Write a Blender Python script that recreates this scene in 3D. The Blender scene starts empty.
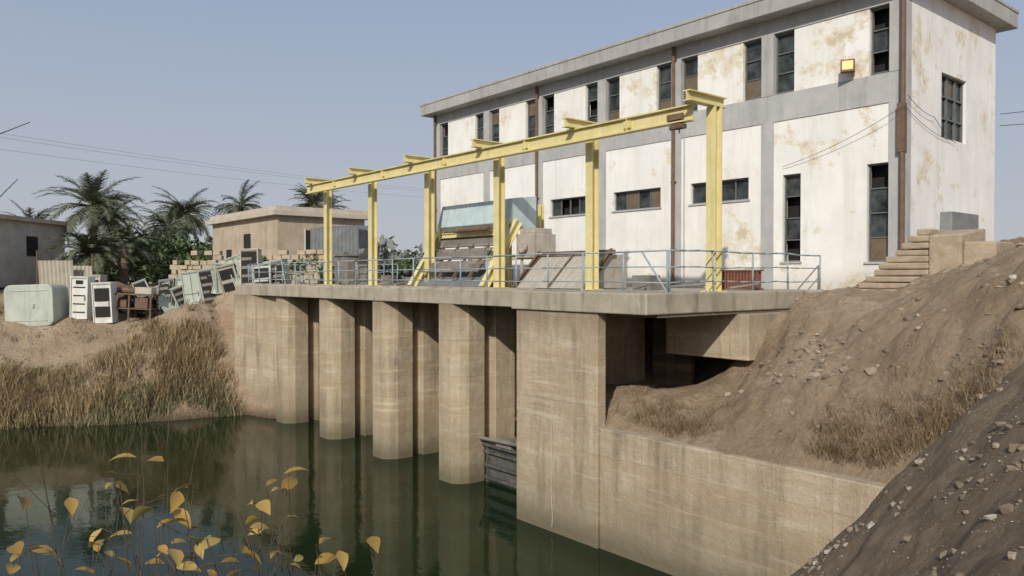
import bpy, bmesh, math, random
import numpy as np
from mathutils import Vector, Matrix, noise
random.seed(7)
R=random.random
def U(a,b): return a+(b-a)*random.random()
scene=bpy.context.scene
COL=scene.collection

# ------------------------------------------------------------------ materials
def new_mat(name):
    m=bpy.data.materials.new(name); m.use_nodes=True
    nt=m.node_tree; nt.nodes.clear()
    out=nt.nodes.new('ShaderNodeOutputMaterial'); b=nt.nodes.new('ShaderNodeBsdfPrincipled')
    nt.links.new(b.outputs[0],out.inputs[0])
    return m,nt,b
class NT:
    def __init__(s,nt): s.nt=nt
    def n(s,t,**k):
        x=s.nt.nodes.new(t)
        for a,v in k.items(): setattr(x,a,v)
        return x
    def l(s,a,b): s.nt.links.new(a,b)
    def pos(s,scale=(1,1,1)):
        g=s.n('ShaderNodeNewGeometry'); m=s.n('ShaderNodeMapping'); m.inputs['Scale'].default_value=scale
        s.l(g.outputs['Position'],m.inputs['Vector']); return m.outputs[0]
    def noise(s,scale,detail=5,rough=.6,stretch=(1,1,1),vec=None):
        x=s.n('ShaderNodeTexNoise'); x.inputs['Scale'].default_value=scale; x.inputs['Detail'].default_value=detail; x.inputs['Roughness'].default_value=rough
        s.l(vec or s.pos(stretch),x.inputs['Vector']); return x.outputs['Fac']
    def ramp(s,fac,stops):
        r=s.n('ShaderNodeValToRGB'); e=r.color_ramp.elements
        while len(e)<len(stops): e.new(.5)
        for i,(p,c) in enumerate(stops):
            e[i].position=p; e[i].color=(c[0],c[1],c[2],1) if not isinstance(c,(int,float)) else (c,c,c,1)
        s.l(fac,r.inputs[0]); return r.outputs[0]
    def mix(s,fac,a,b,mode='MIX'):
        m=s.n('ShaderNodeMix',data_type='RGBA',blend_type=mode)
        if isinstance(fac,(int,float)): m.inputs[0].default_value=fac
        else: s.l(fac,m.inputs[0])
        for i,v in ((6,a),(7,b)):
            if isinstance(v,tuple): m.inputs[i].default_value=(v[0],v[1],v[2],1)
            else: s.l(v,m.inputs[i])
        return m.outputs[2]
    def math(s,op,a,b=None,c=None):
        m=s.n('ShaderNodeMath',operation=op)
        for i,v in enumerate((a,b,c)):
            if v is None: continue
            if isinstance(v,(int,float)): m.inputs[i].default_value=v
            else: s.l(v,m.inputs[i])
        return m.outputs[0]
    def rng(s,v,a,b,c=0,d=1):
        m=s.n('ShaderNodeMapRange'); s.l(v,m.inputs[0])
        for i,x in enumerate((a,b,c,d)): m.inputs[i+1].default_value=x
        return m.outputs[0]
    def xyz(s):
        g=s.n('ShaderNodeNewGeometry'); x=s.n('ShaderNodeSeparateXYZ'); s.l(g.outputs['Position'],x.inputs[0]); return x.outputs
    def bump(s,h,strength,dist,bsdf):
        b=s.n('ShaderNodeBump'); b.inputs['Strength'].default_value=strength; b.inputs['Distance'].default_value=dist
        s.l(h,b.inputs['Height']); s.l(b.outputs[0],bsdf.inputs['Normal'])

def simple(name,c1,c2,scale=3,rough=.7,bump=.3,dist=.02,metal=0,rust=0,rustcol=(.16,.07,.03),stretch=(1,1,1),streak=0):
    m,nt,b=new_mat(name); N=NT(nt)
    f=N.noise(scale,6,.65,stretch)
    c=N.ramp(f,[(.3,c1),(.7,c2)])
    if streak:
        c=N.mix(N.rng(N.noise(3.,6,.7,(1,1,.12)),.5,.72,0,streak),c,tuple(v*.38 for v in c1))
    if rust>0:
        g=N.noise(scale*1.7+1,8,.75)
        c=N.mix(N.rng(g,.72-rust*.3,.78-rust*.3),c,rustcol)
    N.l(c,b.inputs['Base Color']); b.inputs['Roughness'].default_value=rough; b.inputs['Metallic'].default_value=metal
    N.bump(N.noise(scale*6,5),bump,dist,b)
    return m

def concrete(name,ca=(.57,.475,.345),cb=(.38,.30,.21),stain=True,form=True,dark=(.13,.105,.075)):
    m,nt,b=new_mat(name); N=NT(nt)
    c=N.ramp(N.noise(.7,7,.65),[(.32,cb),(.68,ca)])
    st=N.noise(2.2,6,.7,(1,1,.10))
    c=N.mix(N.rng(st,.50,.72,0,.7),c,dark)
    st2=N.noise(5.,4,.7,(1,1,.06))
    c=N.mix(N.rng(st2,.56,.72,0,.45),c,(.70,.63,.50))
    fine=N.noise(18,5,.7)
    c=N.mix(.38,c,N.ramp(fine,[(.3,.35),(.7,1.)]),'MULTIPLY')
    X,Y,Z=N.xyz()
    h=N.noise(30,4)
    if form:
        f=N.math('FRACT',N.math('MULTIPLY',N.math('ADD',Z,N.math('MULTIPLY',N.noise(.8,2),.08)),.82))
        line=N.math('LESS_THAN',f,.022)
        f2=N.math('FRACT',N.math('MULTIPLY',N.math('ADD',X,.3),.41))
        line2=N.math('LESS_THAN',f2,.010)
        ln=N.math('MULTIPLY',N.math('MAXIMUM',line,line2),N.rng(N.noise(.9,3),.35,.6,.1,.8))
        c=N.mix(N.math('MULTIPLY',ln,.5),c,(.18,.13,.09))
        bd=N.noise(1.6,5,.6,(.05,.05,1.5))
        c=N.mix(N.rng(bd,.46,.62,0,.45),c,(.38,.275,.165))
        bd2=N.noise(3.4,6,.7,(.12,.12,1.6))
        c=N.mix(N.rng(bd2,.54,.68,0,.40),c,(.66,.58,.45))
        sp=N.noise(2.6,9,.8); c=N.mix(N.rng(sp,.60,.68,0,.5),c,(.22,.17,.12))
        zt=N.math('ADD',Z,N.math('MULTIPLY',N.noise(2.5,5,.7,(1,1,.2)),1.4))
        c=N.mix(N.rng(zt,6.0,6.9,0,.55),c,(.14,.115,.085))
    if stain:
        zz=N.math('ADD',Z,N.math('MULTIPLY',N.noise(3,5),.35))
        c=N.mix(N.rng(zz,.35,.85,.92,0),c,(.045,.045,.03))
        c=N.mix(N.rng(zz,.7,2.3,.65,0),c,(.20,.17,.11))
    N.l(c,b.inputs['Base Color']); b.inputs['Roughness'].default_value=.9
    N.bump(N.math('ADD',h,N.math('MULTIPLY',N.noise(4,6),2)),.6,.025,b)
    return m

M={}
M['concrete']=concrete('weathered_concrete')
M['concrete_d']=simple('deck_concrete',(.30,.26,.20),(.46,.41,.33),1.1,.9,.5,.02,streak=.75)
M['concrete_in']=concrete('shade_toned_concrete',(.15,.13,.10),(.09,.075,.06),False,True)  # darkened base colour carries the shade of the recesses under the deck
M['grey']=simple('grey_render',(.36,.36,.365),(.47,.47,.47),1.2,.9,.25,.01,streak=.35)
M['roof']=simple('roof_concrete',(.30,.30,.295),(.42,.42,.41),.8,.9,.3,.02,streak=.5)
M['yellow']=simple('faded_yellow_paint',(.60,.51,.22),(.73,.65,.35),1.5,.6,.1,.003,0,.22,(.30,.20,.10),streak=.25)
M['brown']=simple('rusty_brown_pipe',(.10,.065,.045),(.17,.11,.075),4,.7,.2,.004)
M['rail']=simple('grey_blue_paint',(.22,.28,.31),(.32,.38,.41),3,.5,.1,.002,0,.14)
M['blue']=simple('pale_blue_sheet',(.38,.48,.51),(.53,.62,.64),1.2,.5,.15,.01,0,.2,streak=.4)
M['rust']=simple('rusted_steel',(.09,.055,.035),(.20,.13,.085),3,.85,.4,.01)
M['dkgrey']=simple('grimy_grey_steel',(.12,.11,.10),(.26,.24,.21),2,.8,.3,.01,0,.15)
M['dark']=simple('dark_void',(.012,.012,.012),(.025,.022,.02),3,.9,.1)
M['frame']=simple('window_frame_steel',(.10,.11,.115),(.16,.17,.17),5,.5,.1,.002)
M['tan']=simple('dusty_grey_sheet',(.32,.29,.25),(.48,.44,.38),2,.9,.4,.01,0,.15,stretch=(4,1,1),streak=.4)
M['white']=simple('chalky_white_metal',(.55,.56,.53),(.70,.70,.66),2,.6,.2,.005,0,.2,streak=.4)
M['green']=simple('pale_green_metal',(.36,.40,.35),(.48,.51,.45),1,.6,.2,.01,0,.18,streak=.4)
M['beige']=simple('beige_metal',(.36,.34,.28),(.50,.47,.39),2,.6,.2,.01,0,.25)
M['galv']=simple('galvanised_sheet',(.17,.18,.19),(.27,.28,.29),2,.5,.2,.01,.2,.1)
M['gate']=simple('wet_dark_steel',(.05,.05,.048),(.13,.13,.12),3,.6,.3,.01,0,.2)
M['plaster']=simple('pale_tan_plaster',(.38,.31,.23),(.52,.44,.34),.9,.95,.5,.02,streak=.35)
M['brick']=simple('mud_plaster',(.27,.21,.15),(.40,.32,.24),1.2,.95,.5,.03)
M['slabroof']=simple('pale_roof_slab',(.42,.37,.30),(.56,.50,.42),1.2,.95,.5,.03)
M['block']=simple('sandstone_block',(.32,.26,.185),(.50,.42,.31),3,.95,.6,.03)
M['step']=simple('worn_step_stone',(.30,.235,.165),(.46,.37,.27),3,.95,.6,.03)
M['orangewall']=simple('ochre_wall',(.48,.32,.15),(.58,.40,.20),.6,.95,.3,.02)
M['wire']=simple('black_cable',(.06,.06,.06),(.09,.09,.09),3,.6,0)
M['wirefar']=simple('aluminium_conductor',(.25,.26,.28),(.30,.31,.33),3,.6,0)
M['trunk']=simple('palm_bark',(.13,.10,.07),(.23,.18,.13),8,.95,.8,.05)
M['twig']=simple('twig_bark',(.05,.038,.028),(.12,.09,.06),20,.9,.3,.002)
M['pipew']=simple('white_cable',(.42,.39,.33),(.55,.51,.44),8,.7,.1,.002)

def glass(name,a,bc):
    m,nt,b=new_mat(name); N=NT(nt)
    c=N.ramp(N.noise(1.6,6,.7),[(.35,a),(.7,bc)])
    N.l(c,b.inputs['Base Color']); b.inputs['Roughness'].default_value=.22; b.inputs['Specular IOR Level'].default_value=.3
    N.bump(N.noise(1.5,2),.15,.02,b); return m
M['glass']=glass('dusty_glass',(.010,.012,.014),(.09,.105,.11))
M['glassb']=glass('boarded_pane',(.12,.09,.06),(.20,.15,.11))

def facade():
    m,nt,b=new_mat('peeling_whitewash'); N=NT(nt)
    X,Y,Z=N.xyz()
    c=N.ramp(N.noise(.8,6,.6),[(.3,(.72,.715,.70)),(.65,(.82,.815,.80))])
    st=N.noise(2.5,6,.7,(1,1,.09)); c=N.mix(N.rng(st,.50,.72,0,.42),c,(.52,.48,.41))
    peel=N.noise(1.1,9,.74)
    west=N.rng(X,-24,-13,-.045,.022)
    front=N.math('LESS_THAN',Y,23.9)
    hi_=N.rng(Z,12.5,13.2,0,.045)
    p=N.math('ADD',peel,N.math('MULTIPLY',N.math('ADD',west,hi_),front))
    p=N.math('ADD',p,N.rng(N.noise(.33,2),.35,.65,-.05,.05))
    k=N.rng(p,.565,.60)
    pc=N.ramp(N.noise(5,6,.7),[(.3,(.58,.50,.36)),(.7,(.75,.68,.54))])
    c=N.mix(N.math('MULTIPLY',k,.72),c,pc)
    k2=N.rng(N.math('ADD',p,N.math('MULTIPLY',N.noise(9,5,.8),.06)),.675,.685); c=N.mix(N.math('MULTIPLY',k2,.6),c,(.47,.39,.28))
    zz=N.math('ADD',Z,N.math('MULTIPLY',N.noise(1.5,5),.9))
    c=N.mix(N.rng(zz,6.9,8.,.6,0),c,(.46,.41,.33))
    N.l(c,b.inputs['Base Color']); b.inputs['Roughness'].default_value=.92
    N.bump(N.math('ADD',N.noise(14,6),N.math('MULTIPLY',k,-.6)),.35,.015,b)
    return m
M['white_wall']=facade()

def soil():
    m,nt,b=new_mat('dry_soil'); N=NT(nt)
    c=N.ramp(N.noise(.35,8,.65),[(.3,(.35,.25,.165)),(.52,(.47,.355,.245)),(.72,(.57,.45,.33))])
    c=N.mix(.5,c,N.ramp(N.noise(5,9,.75),[(.3,.42),(.65,1.)]),'MULTIPLY')
    X,Y,Z=N.xyz()
    yy=N.math('ADD',Y,N.math('MULTIPLY',N.noise(.7,5),2.))
    k=N.math('MULTIPLY',N.rng(yy,15.8,13.8),N.rng(X,-14,-10))
    g=N.ramp(N.noise(2.2,9,.75),[(.3,(.18,.135,.095)),(.55,(.32,.25,.18)),(.75,(.43,.35,.27))])
    c=N.mix(N.math('MULTIPLY',k,.85),c,g)
    v2=N.n('ShaderNodeTexVoronoi'); v2.inputs['Scale'].default_value=22; N.l(N.pos(),v2.inputs['Vector'])
    sx=N.n('ShaderNodeSeparateColor'); N.l(v2.outputs['Color'],sx.inputs[0])
    pb=N.math('MULTIPLY',N.math('GREATER_THAN',sx.outputs[0],.86),N.math('LESS_THAN',v2.outputs['Distance'],.35))
    c=N.mix(N.math('MULTIPLY',pb,.4),c,(.55,.48,.39))
    zz=N.math('ADD',Z,N.math('MULTIPLY',N.noise(2,4),.4))
    c=N.mix(N.rng(zz,.2,.8,.8,0),c,(.05,.042,.025))
    N.l(c,b.inputs['Base Color']); b.inputs['Roughness'].default_value=1; b.inputs['Specular IOR Level'].default_value=.1
    v=N.n('ShaderNodeTexVoronoi'); v.inputs['Scale'].default_value=6; N.l(N.pos(),v.inputs['Vector'])
    h=N.math('ADD',N.math('MULTIPLY',N.noise(5,10,.78),2.0),N.math('MULTIPLY',v.outputs['Distance'],.5))
    N.bump(h,1.,.09,b); return m
M['soil']=soil()

def foliage(name,stops,rough=.7,trans=.2):
    m,nt,b=new_mat(name); N=NT(nt)
    g=N.n('ShaderNodeNewGeometry')
    c=N.ramp(g.outputs['Random Per Island'],stops)
    c=N.mix(.5,c,N.ramp(N.noise(1.1,3),[(.35,.45),(.65,1.)]),'MULTIPLY')
    N.l(c,b.inputs['Base Color']); b.inputs['Roughness'].default_value=rough
    if trans>0:
        out=[n for n in nt.nodes if n.type=='OUTPUT_MATERIAL'][0]
        t=N.n('ShaderNodeBsdfTranslucent'); N.l(c,t.inputs[0]); mx=N.n('ShaderNodeMixShader'); mx.inputs[0].default_value=trans
        N.l(b.outputs[0],mx.inputs[1]); N.l(t.outputs[0],mx.inputs[2]); N.l(mx.outputs[0],out.inputs[0])
    return m
M['palm']=foliage('palm_fronds',[(0,(.085,.105,.06)),(.6,(.13,.15,.085)),(1,(.21,.21,.13))],trans=0)  # distance haze mixed into the frond colours: lighter, greyer green
M['tree']=foliage('tree_leaves',[(0,(.055,.085,.032)),(.6,(.09,.135,.05)),(1,(.14,.18,.08))],trans=0)
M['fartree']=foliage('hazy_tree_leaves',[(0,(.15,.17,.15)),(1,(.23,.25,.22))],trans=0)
M['reed_dry']=foliage('dry_reed',[(0,(.18,.12,.06)),(.5,(.34,.24,.125)),(1,(.48,.37,.21))],trans=0)
M['reed_green']=foliage('green_reed',[(0,(.12,.125,.055)),(.5,(.21,.20,.10)),(1,(.32,.28,.15))],trans=0)
M['scrub']=foliage('dry_scrub',[(0,(.13,.085,.045)),(.5,(.25,.17,.09)),(1,(.38,.28,.16))],trans=0)
M['leaf']=foliage('autumn_leaf',[(0,(.30,.18,.04)),(.4,(.48,.30,.07)),(.8,(.56,.39,.12)),(1,(.32,.30,.09))],.55,.25)

def water():
    m,nt,b=new_mat('still_green_water'); N=NT(nt)
    c=N.ramp(N.noise(.15,3),[(.35,(.008,.017,.006)),(.7,(.014,.026,.010))])
    N.l(c,b.inputs['Base Color']); b.inputs['Roughness'].default_value=.045; b.inputs['IOR'].default_value=1.33; b.inputs['Specular IOR Level'].default_value=.34
    b.inputs['Specular Tint'].default_value=(.82,1.0,.80,1)
    h=N.math('ADD',N.noise(1.1,3,.5,(1,1.6,1)),N.math('MULTIPLY',N.noise(6,3),.20))
    N.bump(h,.12,.06,b); return m
M['water']=water()
def stone():
    m,nt,b=new_mat('rubble_stone'); N=NT(nt)
    g=N.n('ShaderNodeNewGeometry')
    c=N.ramp(g.outputs['Random Per Island'],[(0,(.20,.15,.105)),(.6,(.32,.25,.18)),(.93,(.42,.34,.26)),(1,(.50,.46,.40))])
    c=N.mix(.5,c,N.ramp(N.noise(12,5),[(.3,.5),(.7,1.)]),'MULTIPLY')
    N.l(c,b.inputs['Base Color']); b.inputs['Roughness'].default_value=1; N.bump(N.noise(25,5),.5,.02,b); return m
M['stone']=stone()
m,nt,b=new_mat('lit_lamp_glass'); b.inputs['Base Color'].default_value=(.9,.35,.15,1); b.inputs['Emission Color'].default_value=(1,.30,.10,1); b.inputs['Emission Strength'].default_value=1.3; M['lamp']=m

# ------------------------------------------------------------------ mesh builder
class MB:
    def __init__(s): s.v=[]; s.f=[]
    def add(s,vs,fs):
        o=len(s.v); s.v+=[tuple(v) for v in vs]; s.f+=[tuple(i+o for i in f) for f in fs]; return s
    def box(s,x0,x1,y0,y1,z0,z1,mx=None):
        vs=[(x,y,z) for z in(z0,z1) for y in(y0,y1) for x in(x0,x1)]
        if mx: vs=[mx@Vector(v) for v in vs]
        return s.add(vs,[(0,2,3,1),(4,5,7,6),(0,1,5,4),(1,3,7,5),(3,2,6,7),(2,0,4,6)])
    def prism(s,poly,z0,z1):
        n=len(poly); vs=[(p[0],p[1],z0) for p in poly]+[(p[0],p[1],z1) for p in poly]
        return s.add(vs,[tuple(range(n))[::-1],tuple(range(n,2*n))]+[(i,(i+1)%n,(i+1)%n+n,i+n) for i in range(n)])
    def prism_x(s,poly,x0,x1): # poly in (y,z)
        n=len(poly); vs=[(x0,p[0],p[1]) for p in poly]+[(x1,p[0],p[1]) for p in poly]
        return s.add(vs,[tuple(range(n)),tuple(range(n,2*n))[::-1]]+[(i,i+n,(i+1)%n+n,(i+1)%n) for i in range(n)])
    def tube(s,p0,p1,r0,r1=None,n=8):
        r1=r0 if r1 is None else r1
        p0=Vector(p0);p1=Vector(p1); d=(p1-p0); 
        if d.length<1e-6: return s
        q=d.to_track_quat('Z','Y'); vs=[]
        for p,r in((p0,r0),(p1,r1)):
            for i in range(n):
                a=2*math.pi*i/n; vs.append(p+q@Vector((r*math.cos(a),r*math.sin(a),0)))
        return s.add(vs,[(i,(i+1)%n,(i+1)%n+n,i+n) for i in range(n)]+[tuple(range(n))[::-1],tuple(range(n,2*n))])
    def path(s,pts,r0,r1=None,n=6):
        r1=r0 if r1 is None else r1; k=len(pts)-1
        for i in range(k):
            s.tube(pts[i],pts[i+1],r0+(r1-r0)*i/k,r0+(r1-r0)*(i+1)/k,n)
        return s
    def ibeam(s,p0,p1,w,h,t=.03,up=(0,0,1)):
        p0=Vector(p0);p1=Vector(p1);d=(p1-p0);L=d.length;z=d.normalized();y=Vector(up);y=(y-z*y.dot(z)).normalized();x=y.cross(z)
        mx=Matrix((x,y,z)).transposed().to_4x4(); mx.translation=p0
        s.box(-w/2,w/2,h/2-t,h/2,0,L,mx); s.box(-w/2,w/2,-h/2,-h/2+t,0,L,mx); s.box(-t/2,t/2,-h/2+t,h/2-t,0,L,mx); return s
    def obj(s,name,mat,parent=None,smooth=False,bevel=0,loc=None):
        me=bpy.data.meshes.new(name); me.from_pydata(s.v,[],s.f); me.update()
        for m in (mat if isinstance(mat,list) else [mat]): me.materials.append(m)
        if smooth: me.polygons.foreach_set('use_smooth',[True]*len(me.polygons))
        o=bpy.data.objects.new(name,me); COL.objects.link(o)
        if bevel:
            b=o.modifiers.new('bevel','BEVEL'); b.width=bevel; b.segments=2; b.limit_method='ANGLE'
        if parent: o.parent=parent
        return o
def empty(name):
    o=bpy.data.objects.new(name,None); COL.objects.link(o); return o
def MX(loc,rz=0,rx=0,ry=0):
    return Matrix.Translation(loc)@Matrix.Rotation(rz,4,'Z')@Matrix.Rotation(ry,4,'Y')@Matrix.Rotation(rx,4,'X')

# ------------------------------------------------------------------ terrain height
FP=np.array([(-9.5,14.3,0),(-8.4,14.3,.80),(-6.15,14.3,3.0),(-5.6,13.8,3.6),(-5,13.5,4.4),(-3.67,12,5.75),(-3.5,14.3,5.7),(-1,14.3,6.8),(3,14.3,7.3),
(-7.8,8,0.1),(-5.5,8,1.7),(-3.5,8,3.75),(-2.4,8,4.95),(-1,8,5.7),(2,8,6.3),(-1.45,4.7,5.25),(-3.1,4.7,3.2),(-6.3,4.7,0),(0,0,5.35),(-1.5,0,5.0),(-3.5,0,2.6),(-6,0,0),(3,0,5.6),
(-6,-8,0),(-2,-8,5),(3,-8,5.6),(-12,5,-2),(-12,14,-2.),(-12,-8,-2),(8,4,6),(8,14,7.5),(-10.5,10,-2)],float)
BP=np.array([(-13.5,15.6,3.8),(-15,15.4,3.7),(-16,17,3.8),(-14,20,4.0),(-13.6,17.5,3.9),(-12,17.7,4.4),(-11.5,18.6,5.7),(-11.3,19.4,6.5),(-10.3,21.5,6.65),(-12,21.5,6.4),(-9.6,17.5,5.6),(-8.4,19,6.5),(-7.4,20,7.25),
(-7.3,24,7.9),(-4.9,16,6.5),(-6.5,16,5.5),(-7.86,15.5,4.3),(-9.15,15.1,3.8),(-11.2,15.1,3.45),(-13.1,15.1,3.35),(-5.0,14.6,4.6),(-14,14.6,3.15),(-11,14.6,3.15),(-8.5,14.6,3.15),(-6.4,14.6,3.1),
(-9.8,23,7.5),(-9.5,27,8.1),(-9.5,31,8.1),(-3,30,8.1),(5,30,8),(5,22,8),(0,18,7.7),(-2,22,8),(-3.5,14.6,5.75),(-1,14.6,6.85),(3,14.6,7.3),(8,14.6,7.5),(-16.5,14.6,3.2),(-17,21,4.2)],float)
def tps_fit(P):
    n=len(P); d=np.hypot(P[:,None,0]-P[None,:,0],P[:,None,1]-P[None,:,1]); K=np.where(d>0,d*d*np.log(d+1e-12),0)+np.eye(n)*.02
    A=np.zeros((n+3,n+3)); A[:n,:n]=K; A[:n,n]=1; A[:n,n+1:]=P[:,:2]; A[n,:n]=1; A[n+1:,:n]=P[:,:2].T
    return np.linalg.solve(A,np.r_[P[:,2],0,0,0])
def tps_ev(P,w,X,Y):
    z=w[len(P)]+w[len(P)+1]*X+w[len(P)+2]*Y
    for i,p in enumerate(P):
        d=np.hypot(X-p[0],Y-p[1]); z=z+w[i]*np.where(d>0,d*d*np.log(d+1e-12),0)
    return z
wF=tps_fit(FP); wB=tps_fit(BP)
def sstep(x,a,b):
    t=np.clip((x-a)/(b-a),0,1); return t*t*(3-2*t)
def height(X,Y):
    X=np.asarray(X,float);Y=np.asarray(Y,float)
    xw=-39+.32*np.minimum(Y-14.5,0)+.35*np.sin(Y*.9); e=xw-X+4*np.maximum(Y-14.5,0)
    zl=np.interp(e,[-8,-2,0,1.2,3,5,7.5,10,15,25,60],[-2,-1,-.05,.9,2.2,3.4,4.5,5.4,6.1,6.6,6.75])
    zl=zl+2.9*np.exp(-((X+43.0)**2/2.6**2+(Y-13.0)**2/3.2**2))+.9*np.exp(-((X+52)**2/3**2+(Y-3)**2/4**2))
    zl=np.where(zl>5.9,5.9+(zl-5.9)*.5,zl); 
    zf=np.clip(tps_ev(FP,wF,X,Y),-2,8.5); zb=np.clip(tps_ev(BP,wB,X,Y),3,8.6)
    w=np.where(X<-5.7,(Y>14.52).astype(float),sstep(Y,13.9,15.2))
    zr=zf*(1-w)+zb*w
    far=sstep(np.hypot(X+5,Y-12),24,45); zr=zr*(1-far)+6.85*far
    z=np.where(X<-36.9,zl,np.where(Y<19,-2.,6.4))
    z=np.where((X>-36.9)&(Y>30.5),6.7,z)
    z=np.where((X>-16.95)&((X>-10.15)|(Y<22.6)),zr,z)
    z=np.where((X<-11)&(X>-36.9)&(Y<14.5),-2.,z)
    return z
def nz(x,y):
    v=noise.fractal(Vector((x*.55,y*.55,3.1)),1.,2.1,5)*.22
    v+=noise.fractal(Vector((x*2.3,y*2.3,9.1)),.8,2.2,4)*.085
    r=1-abs(noise.noise(Vector((x*1.1,y*.45,5.))))*2
    if y>14.5: v-=max(0,r-.5)*.40; v+=abs(noise.noise(Vector((x*1.3,y*1.3,2.))))*.28-.08
    else: v-=max(0,r-.6)*.12
    if y>14.52 and x>-17: v*=min(1,.2+(y-14.5)*.6)
    if x>-17 and x<-12.5 and y>14.5: v*=.4
    if x<-6 and x>-12 and y>14.4 and y<14.9: v=min(v,0)
    return v
def gz(x,y): return float(height(x,y))+nz(x,y)

def span(segs):
    o=[]
    for a,b,s in segs:
        n=max(1,round((b-a)/s)); o+=[a+(b-a)*i/n for i in range(n)]
    o.append(segs[-1][1]); return o
xs=span([(-900,-200,100),(-200,-80,20),(-80,-56,1.5),(-56,-37.2,.30),(-37.2,-36.6,.3),(-36.6,-17.4,1.6),(-17.4,-12,.2),(-12,2,.105),(2,12,.7),(12,60,8),(60,900,120)])
ys=span([(-900,-100,100),(-100,-20,10),(-20,-2,.8),(-2,3,.35),(3,14.4,.12),(14.4,14.64,.08),(14.64,24,.12),(24,36,.5),(36,80,6),(80,1000,100)])
XX,YY=np.meshgrid(xs,ys); ZZ=height(XX,YY)
nx,ny=len(xs),len(ys)
vs=[]
for j in range(ny):
    for i in range(nx):
        x,y,z=XX[j,i],YY[j,i],ZZ[j,i]
        if z>-1.95 and -90<x<40 and -40<y<70: z+=nz(x,y)
        vs.append((x,y,z))
fs=[(j*nx+i,j*nx+i+1,(j+1)*nx+i+1,(j+1)*nx+i) for j in range(ny-1) for i in range(nx-1)]
g=MB(); g.v=vs; g.f=fs; g.obj('ground',M['soil'],smooth=True)

w=MB(); w.add([(-120,-160,0),(20,-160,0),(20,19,0),(-120,19,0)],[(0,1,2,3)]); w.obj('water',M['water'])

# ------------------------------------------------------------------ intake structure
DECK=6.6
weir=empty('concrete_intake_structure')
def pier_poly(cx,cy=15.7,r=.74,back=19.):
    p=[(cx-r,cy-.22),(cx-r*.80,cy-.50),(cx-r*.50,cy-.70),(cx+r*.50,cy-.70),(cx+r*.80,cy-.50),(cx+r,cy-.22)]
    p+=[(cx+r,16.15),(cx+r-.28,16.15),(cx+r-.28,16.62),(cx+r,16.62),(cx+r,17.5),(cx+r-.25,17.5),(cx+r-.25,17.9),(cx+r,17.9),(cx+r,back)]
    p+=[(cx-r,back),(cx-r,16.62),(cx-r+.28,16.62),(cx-r+.28,16.15),(cx-r,16.15)]
    return p
for i,cx in enumerate((-21.8,-26.4,-31.1,-35.8)):
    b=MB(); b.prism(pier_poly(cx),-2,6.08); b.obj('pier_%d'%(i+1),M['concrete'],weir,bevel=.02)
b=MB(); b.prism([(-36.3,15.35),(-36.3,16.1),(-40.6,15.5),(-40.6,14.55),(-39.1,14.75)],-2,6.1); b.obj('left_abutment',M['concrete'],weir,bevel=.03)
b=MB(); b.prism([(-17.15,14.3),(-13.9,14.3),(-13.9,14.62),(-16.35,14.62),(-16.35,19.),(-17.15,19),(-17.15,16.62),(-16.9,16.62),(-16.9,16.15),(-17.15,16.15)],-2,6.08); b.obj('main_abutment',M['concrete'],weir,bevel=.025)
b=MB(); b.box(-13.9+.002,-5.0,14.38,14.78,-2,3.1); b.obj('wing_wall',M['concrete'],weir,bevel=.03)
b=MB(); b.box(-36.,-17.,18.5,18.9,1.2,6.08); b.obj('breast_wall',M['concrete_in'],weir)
b=MB()
for cx in (-19.5,-24.1,-28.75,-33.45):
    b.box(cx-1.6,cx+1.6,17.65,17.75,-1.5,2.2)
    for z in (-.2,.5,1.2,1.9): b.box(cx-1.6,cx+1.6,17.5,17.65,z,z+.12)
b.obj('sluice_gates',M['rust'],weir)
b=MB()
b.box(-21.05,-17.2,16.2,16.32,-1,1.25)
for z in (.12,.55,1.0): b.box(-21.03,-17.2,16.05,16.2,z,z+.09)
for x in (-20.9,-19.0): b.box(x,x+.08,16.07,16.2,-.5,1.23)
b.box(-21.05,-17.2,16.0,16.4,1.252,1.35)
b.obj('stop_log_gate',M['gate'],weir)
b=MB(); b.tube((-21,15.9,1.52),(-17.2,15.8,1.68),.06); b.tube((-21,16.1,1.4),(-17.3,16.3,1.85),.04); b.box(-20.2,-19.4,15.95,16.25,1.352,1.65); b.obj('gate_lifting_gear',M['dkgrey'],weir)
b=MB(); b.prism([(-41,14.75),(-17.3,15.05),(-17.3,14.22),(-12.2,14.22),(-12.2,22.9),(-41,22.9)],6.08,DECK); b.obj('deck_slab',M['concrete_d'],weir,bevel=.03)
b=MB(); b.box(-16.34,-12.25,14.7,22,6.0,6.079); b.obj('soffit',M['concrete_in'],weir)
b=MB(); b.prism_x([(18.0,6.0),(18.0,4.75),(22,4.75),(22,6.0)],-14.7,-11.9); b.obj('discharge_box',M['concrete'],weir,bevel=.03)
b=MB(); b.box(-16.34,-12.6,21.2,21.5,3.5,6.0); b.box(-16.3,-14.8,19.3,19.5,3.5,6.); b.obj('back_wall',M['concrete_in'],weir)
b=MB(); b.path([(-15.6+.025*math.sin(k*1.3),14.275,3.5-.28*k) for k in range(13)],.010); b.obj('hanging_cable',M['pipew'],weir)
b=MB()
b.box(-40.5,-17.35,15.1,15.25,DECK,DECK+.07); b.obj('kerb',M['concrete_d'],weir)

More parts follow.
